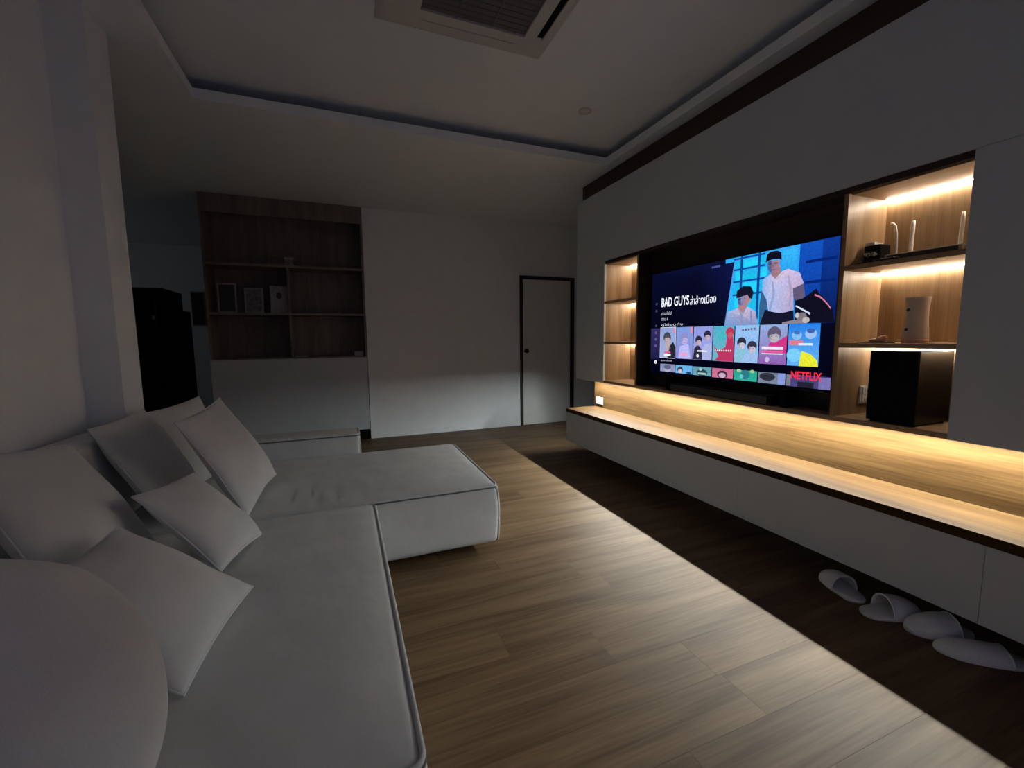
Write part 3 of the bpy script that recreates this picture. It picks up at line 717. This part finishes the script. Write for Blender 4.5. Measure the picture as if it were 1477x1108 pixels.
# ================================================================== BOOKCASE
KX0, KX1, KY, KD = -1.343, .266, 5.50, 5.855
bc = thing('built_in_bookcase', 'tall built-in bookcase with dark wooden shelves above a white base', 'bookcase', (-.54, 5.68, 0))
bx('side_board', 'bookcase_wood', bc, KX0, KX0+.02, KY, KD, 1.018, Z_C-.001); bx('side_board', 'bookcase_wood', bc, KX1-.02, KX1, KY, KD, 1.018, Z_C-.001)
bx('back_board', 'bookcase_wood', bc, KX0+.02, KX1-.02, KD-.015, KD, 1.018, Z_C-.001)
bx('head_board', 'bookcase_wood', bc, KX0+.02, KX1-.02, KY-.004, KY+.02, 2.583, Z_C-.001)
for z in (2.066, 1.536): bx('shelf', 'bookcase_edge', bc, KX0+.02, KX1-.02, KY+.003, KD-.015, z-.025, z)
bx('divider', 'bookcase_edge', bc, -.556, -.534, KY+.004, KD-.015, 1.02, 1.511); bx('divider', 'bookcase_edge', bc, -.556, -.534, KY+.004, KD-.015, 1.536, 2.041)
bx('bottom_board', 'bookcase_wood', bc, KX0+.02, KX1-.02, KY, KD-.015, 1.018, 1.034)
bx('base_body', 'white_lacquer', bc, KX0, KX1-.006, KY+.002, KD, .13, 1.017)
for a, b_ in ((KX0, -.5395), (-.5385, KX1-.004)): bx('base_door', 'white_lacquer', bc, a, b_, KY-.018, KY+.001, .13, 1.017)
bx('toe_kick', 'black_matte', bc, KX0+.01, KX1-.002, KY+.06, KD, 0, .13)

def photo_frame(label, x0, x1, z0, z1, y, tilt, pic, head_=None):
    w_, h_ = x1-x0, z1-z0
    t_ = thing('photo_frame', label, 'photo frame', ((x0+x1)/2, y, z0), 0, None)
    f = .014
    m_ = MB(); m_.box(-w_/2, -w_/2+f, 0, .014, 0, h_); m_.box(w_/2-f, w_/2, 0, .014, 0, h_); m_.box(-w_/2+f, w_/2-f, 0, .014, 0, f); m_.box(-w_/2+f, w_/2-f, 0, .014, h_-f, h_)
    m_.build('frame', 'frame_white', t_, local=True)
    pc = MB().box(-w_/2+f, w_/2-f, .004, .010, f, h_-f).build('photo', pic, t_, local=True)
    if head_:
        e = MB(); n = 20
        e.add([(head_[0]+head_[2]*math.cos(2*math.pi*i/n), .0036, head_[1]+head_[3]*math.sin(2*math.pi*i/n)) for i in range(n)] +
              [(head_[0]+head_[2]*math.cos(2*math.pi*i/n), .0039, head_[1]+head_[3]*math.sin(2*math.pi*i/n)) for i in range(n)],
              [tuple(range(n)), tuple(range(2*n-1, n-1, -1))] + [(i, (i+1) % n, n+(i+1) % n, n+i) for i in range(n)])
        e.build('portrait', 'photo_dark', pc, local=True)
    MB().box(-.012, .012, .014, .07, 0, h_*.55).build('easel_back', 'dark_plastic', t_, local=True)
    t_.rotation_euler = (math.radians(-tilt), 0, math.radians(0))
    return t_
photo_frame('white photo frame with a dark picture beside the bookcase side', -1.257, -1.079, 1.5365, 1.858, 5.60, 3, 'photo_dark')
photo_frame('low photo frame with a mottled grey picture between two taller frames', -1.005, -.820, 1.5365, 1.815, 5.61, 3, 'photo_paper')
photo_frame('pale photo frame with a small dark portrait beside the shelf divider', -.748, -.572, 1.5365, 1.850, 5.60, 3, 'frame_white', (0, .20, .028, .042))
bb = thing('gift_box', 'small pale box on the highest bookcase shelf', 'box', (-.53, 5.6, 2.066))
bx('box_body', 'photo_paper', bb, -.575, -.485, 5.56, 5.65, 2.0665, 2.140, b=.003); bx('box_lid', 'frame_white', bb, -.579, -.481, 5.556, 5.654, 2.140, 2.166, b=.003)
kb = thing('card_box', 'small pale flat box on the lowest bookcase shelf beside the wall', 'box', (.17, 5.57, 1.034))
bx('box_body', 'frame_white', kb, .122, .222, 5.545, 5.61, 1.0345, 1.085, b=.003); bx('box_flap', 'photo_paper', kb, .126, .218, 5.549, 5.606, 1.085, 1.089)
nb = thing('notebook', 'thin pale notebook lying at the bookcase divider', 'notebook', (-.455, 5.57, 1.034))
bx('pages', 'frame_white', nb, -.522, -.388, 5.53, 5.63, 1.0365, 1.048); bx('cover', 'photo_paper', nb, -.525, -.385, 5.527, 5.633, 1.048, 1.0505); bx('cover', 'photo_paper', nb, -.525, -.385, 5.527, 5.633, 1.0342, 1.0365)

# ================================================================== UNLIT ROOM BEHIND
fg = thing('refrigerator', 'tall black refrigerator in the dark room beyond the pilaster', 'refrigerator', (-2.2, 6.25, 0))
bx('refrigerator_body', 'black_matte', fg, -2.52, -1.846, 5.94, 6.56, .03, 1.82, b=.006)
for z0, z1 in ((.05, 1.20), (1.21, 1.81)):
    dd = bx('refrigerator_door', 'black_matte', fg, -2.518, -1.848, 5.885, 5.935, z0, z1, b=.008)
    MB().tube([(-1.90, 5.855, z0+.10), (-1.90, 5.855, min(z1-.08, z0+.5))], .010, 8).build('handle', 'black_frame', dd)
bx('emblem', 'grey_metal', fg, -1.945, -1.905, 5.882, 5.8845, 1.47, 1.515)
kc = thing('kitchen_cabinet', 'lower black tall cabinet behind the refrigerator in the dark room', 'cabinet', (-2.2, 6.9, 0))
bx('cabinet_body', 'black_matte', kc, -2.55, -1.944, 6.62, 7.2, .0, 1.63, b=.004)
for a, b_ in ((-2.545, -2.25), (-2.245, -1.948)):
    dd = bx('cabinet_door', 'black_frame', kc, a, b_, 6.602, 6.619, .08, 1.62); bx('handle', 'grey_metal', dd, b_-.03, b_-.022, 6.592, 6.602, .9, 1.1)
we = thing('distribution_panel', 'narrow dark panel box on the far wall of the unlit room', 'panel box', (-2.2, 8.6, 1.48))
bx('panel_body', 'grey_plastic', we, -2.29, -2.10, 8.53, 8.599, 1.48, 2.04, b=.004); bx('panel_door', 'dark_plastic', we, -2.275, -2.115, 8.522, 8.53, 1.50, 2.02, b=.002)

# ================================================================== SOFA
def rbox(x0, x1, y0, y1, z0, z1, r, crown=0.0, n=5, k=16, bulge=0.0, wob=0.0, seed=0):
    """upholstered block: rounded edges, slightly domed top, soft waviness"""
    h = [(x1-x0)/2, (y1-y0)/2, (z1-z0)/2]; c_ = [(x0+x1)/2, (y0+y1)/2, (z0+z1)/2]
    def samples(hh):
        s_ = [-hh + r*(1-math.cos(math.pi/2*i/n)) for i in range(n)]
        inner = [-hh+r + (2*hh-2*r)*i/k for i in range(k+1)]
        return s_ + inner + [-q for q in reversed(s_)]
    A = [samples(q) for q in h]; m_ = MB(); idx = {}
    def vert(i, j, l):
        key = (i, j, l)
        if key in idx: return idx[key]
        p = [A[0][i], A[1][j], A[2][l]]
        q = [max(-h[a]+r, min(h[a]-r, p[a])) for a in range(3)]
        dv = Vector([p[a]-q[a] for a in range(3)])
        if dv.length > 1e-9: dv = dv.normalized()*r
        w_ = Vector(q) + dv
        nx, ny, nz = w_.x/h[0], w_.y/h[1], w_.z/h[2]
        if nz > -.2: w_.z += crown*(1-min(1, abs(nx))**4)*(1-min(1, abs(ny))**4)*max(0, nz)
        w_.x += bulge*nx*(1-nz*nz); w_.y += bulge*ny*(1-nz*nz)
        if wob:
            nn = noise.noise(Vector((w_.x*3+seed, w_.y*3, w_.z*3)))*.6 + noise.noise(Vector((w_.x*8+seed, w_.y*8, w_.z*8)))*.3
            w_ += dv.normalized()*wob*nn
        idx[key] = len(m_.v); m_.v.append((w_.x+c_[0], w_.y+c_[1], w_.z+c_[2])); return idx[key]
    N = [len(a) for a in A]
    for ax in range(3):
        b_, d_ = [(1, 2), (0, 2), (0, 1)][ax]
        for side in (0, N[ax]-1):
            for i in range(N[b_]-1):
                for j in range(N[d_]-1):
                    q = []
                    for di, dj in ((0, 0), (1, 0), (1, 1), (0, 1)):
                        t3 = [0, 0, 0]; t3[ax] = side; t3[b_] = i+di; t3[d_] = j+dj; q.append(vert(*t3))
                    m_.f.append(tuple(q))
    m_.smooth = True
    return m_
def rloop(x0, x1, y0, y1, r, n=5):
    """rounded rectangle outline in the plane"""
    pts = []
    for cx, cy, a0 in ((x1-r, y1-r, 0), (x0+r, y1-r, 90), (x0+r, y0+r, 180), (x1-r, y0+r, 270)):
        for i in range(n+1):
            a = math.radians(a0+90*i/n); pts.append((cx+r*math.cos(a), cy+r*math.sin(a)))
    return pts
ZS = .392
sofa = thing('sectional_sofa', 'large off-white linen sectional sofa with chaise along the pale wall', 'sofa', (-.5, 1.4, 0))
def piping(par, x0, x1, y0, y1, z, r, off=0):
    MB().tube([(a, b_, z) for a, b_ in rloop(x0, x1, y0, y1, r)], .0065, 8, closed=True).build('piping', 'linen', par)
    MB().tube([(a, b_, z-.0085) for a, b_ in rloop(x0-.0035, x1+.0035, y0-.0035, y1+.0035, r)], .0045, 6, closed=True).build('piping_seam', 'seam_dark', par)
seat = rbox(-.99, .118, .765, 2.235, .045, ZS, .035, crown=.022, bulge=.006, wob=.006, seed=3).build('seat', 'linen', sofa)
piping(seat, -.983, .112, .771, 2.229, ZS-.006, .035)
seat2 = rbox(-.99, .118, -.75, .755, .045, ZS, .035, crown=.022, bulge=.006, wob=.006, seed=9).build('seat', 'linen', sofa)
piping(seat2, -.983, .112, -.744, .749, ZS-.006, .035)
# chaise with folds towards the pillows
ch = rbox(-.99, .792, 2.245, 3.30, .045, ZS, .035, crown=.020, bulge=.008, wob=.005, seed=5, k=40)
vv = []
for (x, y, z) in ch.v:
    if z > .3 and x < .2:
        k = max(0, 1-abs(x+.12)/.32) * max(0, 1-abs(y-2.42)/.30)
        z += .010*k*math.sin(x*62+y*9) 
    vv.append((x, y, z))
ch.v = vv
chaise = ch.build('chaise', 'linen', sofa)
piping(chaise, -.983, .786, 2.251, 3.294, ZS-.006, .035)
for yy in (2.262, 3.283):
    sg = 1 if yy > 3 else -1
    p = [(.788, yy+sg*.006, .06), (.793, yy+sg*.010, .15), (.794, yy+sg*.010, .25), (.790, yy+sg*.008, .34), (.782, yy+sg*.005, ZS-.010)]
    MB().tube(p, .0065, 8).build('piping', 'linen', chaise)
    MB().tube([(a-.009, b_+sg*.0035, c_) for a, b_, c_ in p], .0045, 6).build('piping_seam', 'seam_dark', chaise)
arm = rbox(-.99, .085, 3.315, 3.56, .045, .535, .03, crown=.012, bulge=.004, wob=.004, seed=6).build('armrest', 'linen', sofa)
piping(arm, -.983, .080, 3.320, 3.555, .530, .03)
MB().tube([(.078, 3.328, .06), (.086, 3.326, .25), (.083, 3.327, .45), (.072, 3.33, .522)], .0055, 8).build('piping', 'linen', arm)
bk1 = rbox(-1.172, -1.0, -.75, 1.62, .045, .80, .05, crown=.015, bulge=.0, wob=.006, seed=11).build('backrest', 'linen', sofa)
bk2 = rbox(-1.172, -1.0, 1.63, 2.695, .045, .80, .05, crown=.015, bulge=.0, wob=.006, seed=12).build('backrest', 'linen', sofa)
bk3 = rbox(-1.034, -1.0, 2.70, 3.56, .045, .76, .015, crown=.0, wob=.003, seed=13).build('backrest', 'linen', sofa)
for x, y in ((.60, 2.42), (.60, 3.12), (-.05, 2.42), (.0, .95), (.0, 2.05), (-.9, .95), (-.9, 3.2), (-.02, 3.45), (.03, -.6), (-.9, -.6)):
    bx('leg', 'black_matte', sofa, x-.03, x+.03, y-.03, y+.03, 0, .06)

# ---- pillows
def pillow(name, label, size, par, thick, group=None, pinch=.055, seed=0, plump=.55, roundc=0.0, mat='linen_pillow', seam=True, sag=.0):
    cx, cy, cz, a, b_, g = par
    Mx = Matrix.Rotation(a, 3, 'Z') @ Matrix.Rotation(b_, 3, 'Y') @ Matrix.Rotation(g, 3, 'X')
    n = 28; H = size/2; t_ = thing(name, label, 'cushion', (0, 0, 0), group=group)
    t_.location = (cx, cy, cz)
    def outline(u, v):
        y_ = u*(1 - pinch*(1-v*v)); z_ = v*(1 - pinch*(1-u*u))
        if roundc:
            k = roundc; y_, z_ = (y_*math.sqrt(1-k*z_*z_/2), z_*math.sqrt(1-k*y_*y_/2))
        return y_*H, z_*H
    m_ = MB(); id_ = {}
    for s_ in (1, -1):
        for i in range(n+1):
            for j in range(n+1):
                u, v = -1+2*i/n, -1+2*j/n
                u, v = math.sin(u*math.pi/2), math.sin(v*math.pi/2)
                rim = i in (0, n) or j in (0, n)
                if rim and s_ < 0: id_[(s_, i, j)] = id_[(1, i, j)]; continue
                y_, z_ = outline(u, v)
                w_ = (max(0, 1-u*u)*max(0, 1-v*v))**plump
                th = thick*w_*(1+.12*noise.noise(Vector((u*1.7+seed, v*1.7, s_))))
                th *= (1 - .18*v)            # filling settles towards the bottom
                x_ = s_*th + .012*noise.noise(Vector((u*1.2+seed, v*1.2, 5))) - sag*(1-v*v)*(1-u*u)
                id_[(s_, i, j)] = len(m_.v); m_.v.append(tuple(Mx @ Vector((x_, y_, z_))))
        for i in range(n):
            for j in range(n):
                m_.f.append((id_[(s_, i, j)], id_[(s_, i+1, j)], id_[(s_, i+1, j+1)], id_[(s_, i, j+1)]))
    m_.smooth = True
    body = m_.build('cushion_cover', mat, t_, local=True)
    if seam:
        rimk = [(i, 0) for i in range(n)] + [(n, j) for j in range(n)] + [(i, n) for i in range(n, 0, -1)] + [(0, j) for j in range(n, 0, -1)]
        MB().tube([m_.v[id_[(1, i, j)]] for i, j in rimk], .0035, 6, closed=True).build('seam', mat, t_, local=True)
    return t_
pillow('throw_pillow', 'big white pillow leaning on the backrest above the tipped flat pillow', .52, (-.830, 1.724, .680, .044, -.547, -.197), .085, seed=1)
pillow('throw_pillow', 'big white pillow leaning on the backrest before the pilaster', .48, (-.885, 2.511, .658, -.064, -.465, .038), .075, seed=2)
pillow('throw_pillow', 'big white pillow standing on the chaise in front of another', .52, (-.545, 2.478, .667, -.136, -.479, .082), .080, seed=3)
pillow('throw_pillow', 'white pillow hidden behind the one standing on the chaise', .48, (-.838, 2.979, .645, -.299, -.423, .054), .075, seed=4)
pillow('throw_pillow', 'small white pillow leaning on two big pillows at the seat corner', .375, (-.513, 1.873, .562, -.082, -.744, -.14), .065, seed=5)
pillow('throw_pillow', 'small white pillow tipped flat on the seat beside the plump back cushion', .42, (-.515, 1.344, .545, -.216, -.951, .064), .075, seed=6)
pillow('back_cushion', 'very large plump round-cornered back cushion beside the tipped pillow', .55, (-.545, .70, .668, -.9, -.2, 0), .115, pinch=-.02, seed=7, plump=.38, roundc=.9, mat='linen', seam=False)

# ================================================================== SLIPPERS
def slipper(label, heel, ang, L=.265, W=.106, up=.052, cover=.56, bend=0.0, lean=0.0):
    t_ = thing('slipper', label, 'slipper', (heel[0], heel[1], 0), ang, 'white slippers on the floor at the bench')
    n = 22
    def half(s):          # half width along 0..1 (heel to toe)
        return W/2*(.80+.22*math.sin(math.pi*(s*.9+.02))**2+.06*s)*min(1, (max(0, 1-(1-min(1, s/.16))**2))**.5)*min(1, (max(0, 1-(max(0, (s-.74)/.26))**2))**.5) + .001
    m_ = MB(); rows = []
    for i in range(n+1):
        s = .5-.5*math.cos(math.pi*i/n); hw = half(s); zc = bend*(s-.5)**2*4
        ring_ = []
        for (k, z) in ((-1, 0), (-1.03, .007), (-.96, .013), (0, .011), (.96, .013), (1.03, .007), (1, 0)):
            ring_.append((s*L, k*hw, z+zc+lean*k*hw/(W/2)*.5+abs(lean)*.5))
        rows.append(ring_)
    w7 = 7
    vs = [p for r in rows for p in r]; fs = []
    for i in range(n):
        for j in range(w7): fs.append((i*w7+j, i*w7+(j+1) % w7, (i+1)*w7+(j+1) % w7, (i+1)*w7+j))
    fs.append(tuple(range(w7))); fs.append(tuple(n*w7+j for j in range(w7-1, -1, -1)))
    MB().add(vs, fs).build('sole', 'slipper_inner', t_, smooth=True, local=True)
    # arched upper over the front part, with thickness
    m_ = MB(); kk = 14; s0 = 1-cover; outer = []
    for i in range(n+1):
        s = s0 + (1-s0)*(.5-.5*math.cos(math.pi*i/n)) if i < n else 1.0
        hw = half(s)*1.05+.002; hgt = up*(1-((s-s0)/(1-s0))**2.2)**.6 + .010 if s < 1 else .010
        zc = bend*(s-.5)**2*4
        rr = []
        for j in range(kk+1):
            a = math.pi*j/kk; edge = .016*(1-math.sin(a)) if i == 0 else 0
            rr.append((s*L - edge*L*1.2 , -math.cos(a)*hw, .004+zc+math.sin(a)**.8*hgt+lean*(-math.cos(a))*hw/(W/2)*.5+abs(lean)*.5))
        outer.append(rr)
    vs = [p for r in outer for p in r]; N = len(vs)
    def inner_p(p): return (p[0]-.003 if p[0] > L*.9 else p[0], p[1]*.93, max(.004, p[2]-.005))
    vs2 = vs + [inner_p(p) for p in vs]; fs = []
    K = kk+1
    for i in range(n):
        for j in range(kk):
            q = (i*K+j, i*K+j+1, (i+1)*K+j+1, (i+1)*K+j); fs.append(q); fs.append(tuple(N+x for x in reversed(q)))
    for j in range(kk): fs.append((j, N+j, N+j+1, j+1))
    up_ = MB().add(vs2, fs).build('upper', 'slipper_felt', t_, smooth=True, local=True)
    MB().tube([tuple(Vector(p)) for p in outer[0]], .0038, 6).build('rim', 'slipper_felt', up_, local=True)
    return t_
slipper('white slipper farthest along the bench, toe pointing under it', (2.150, 1.135), math.atan2(.21, .085), L=.235, up=.062)
slipper('white slipper with its round opening showing, toe under the bench', (2.075, 1.085), math.atan2(-.085, .22), L=.245, up=.072, cover=.62)
slipper('white slipper lying between the open one and the flattened one', (2.345, .842), math.atan2(.11, -.22), L=.245, up=.066, cover=.66)
slipper('flattened white slipper at the end of the slipper row', (2.310, .665), math.atan2(.185, -.21), L=.28, up=.040, cover=.72)
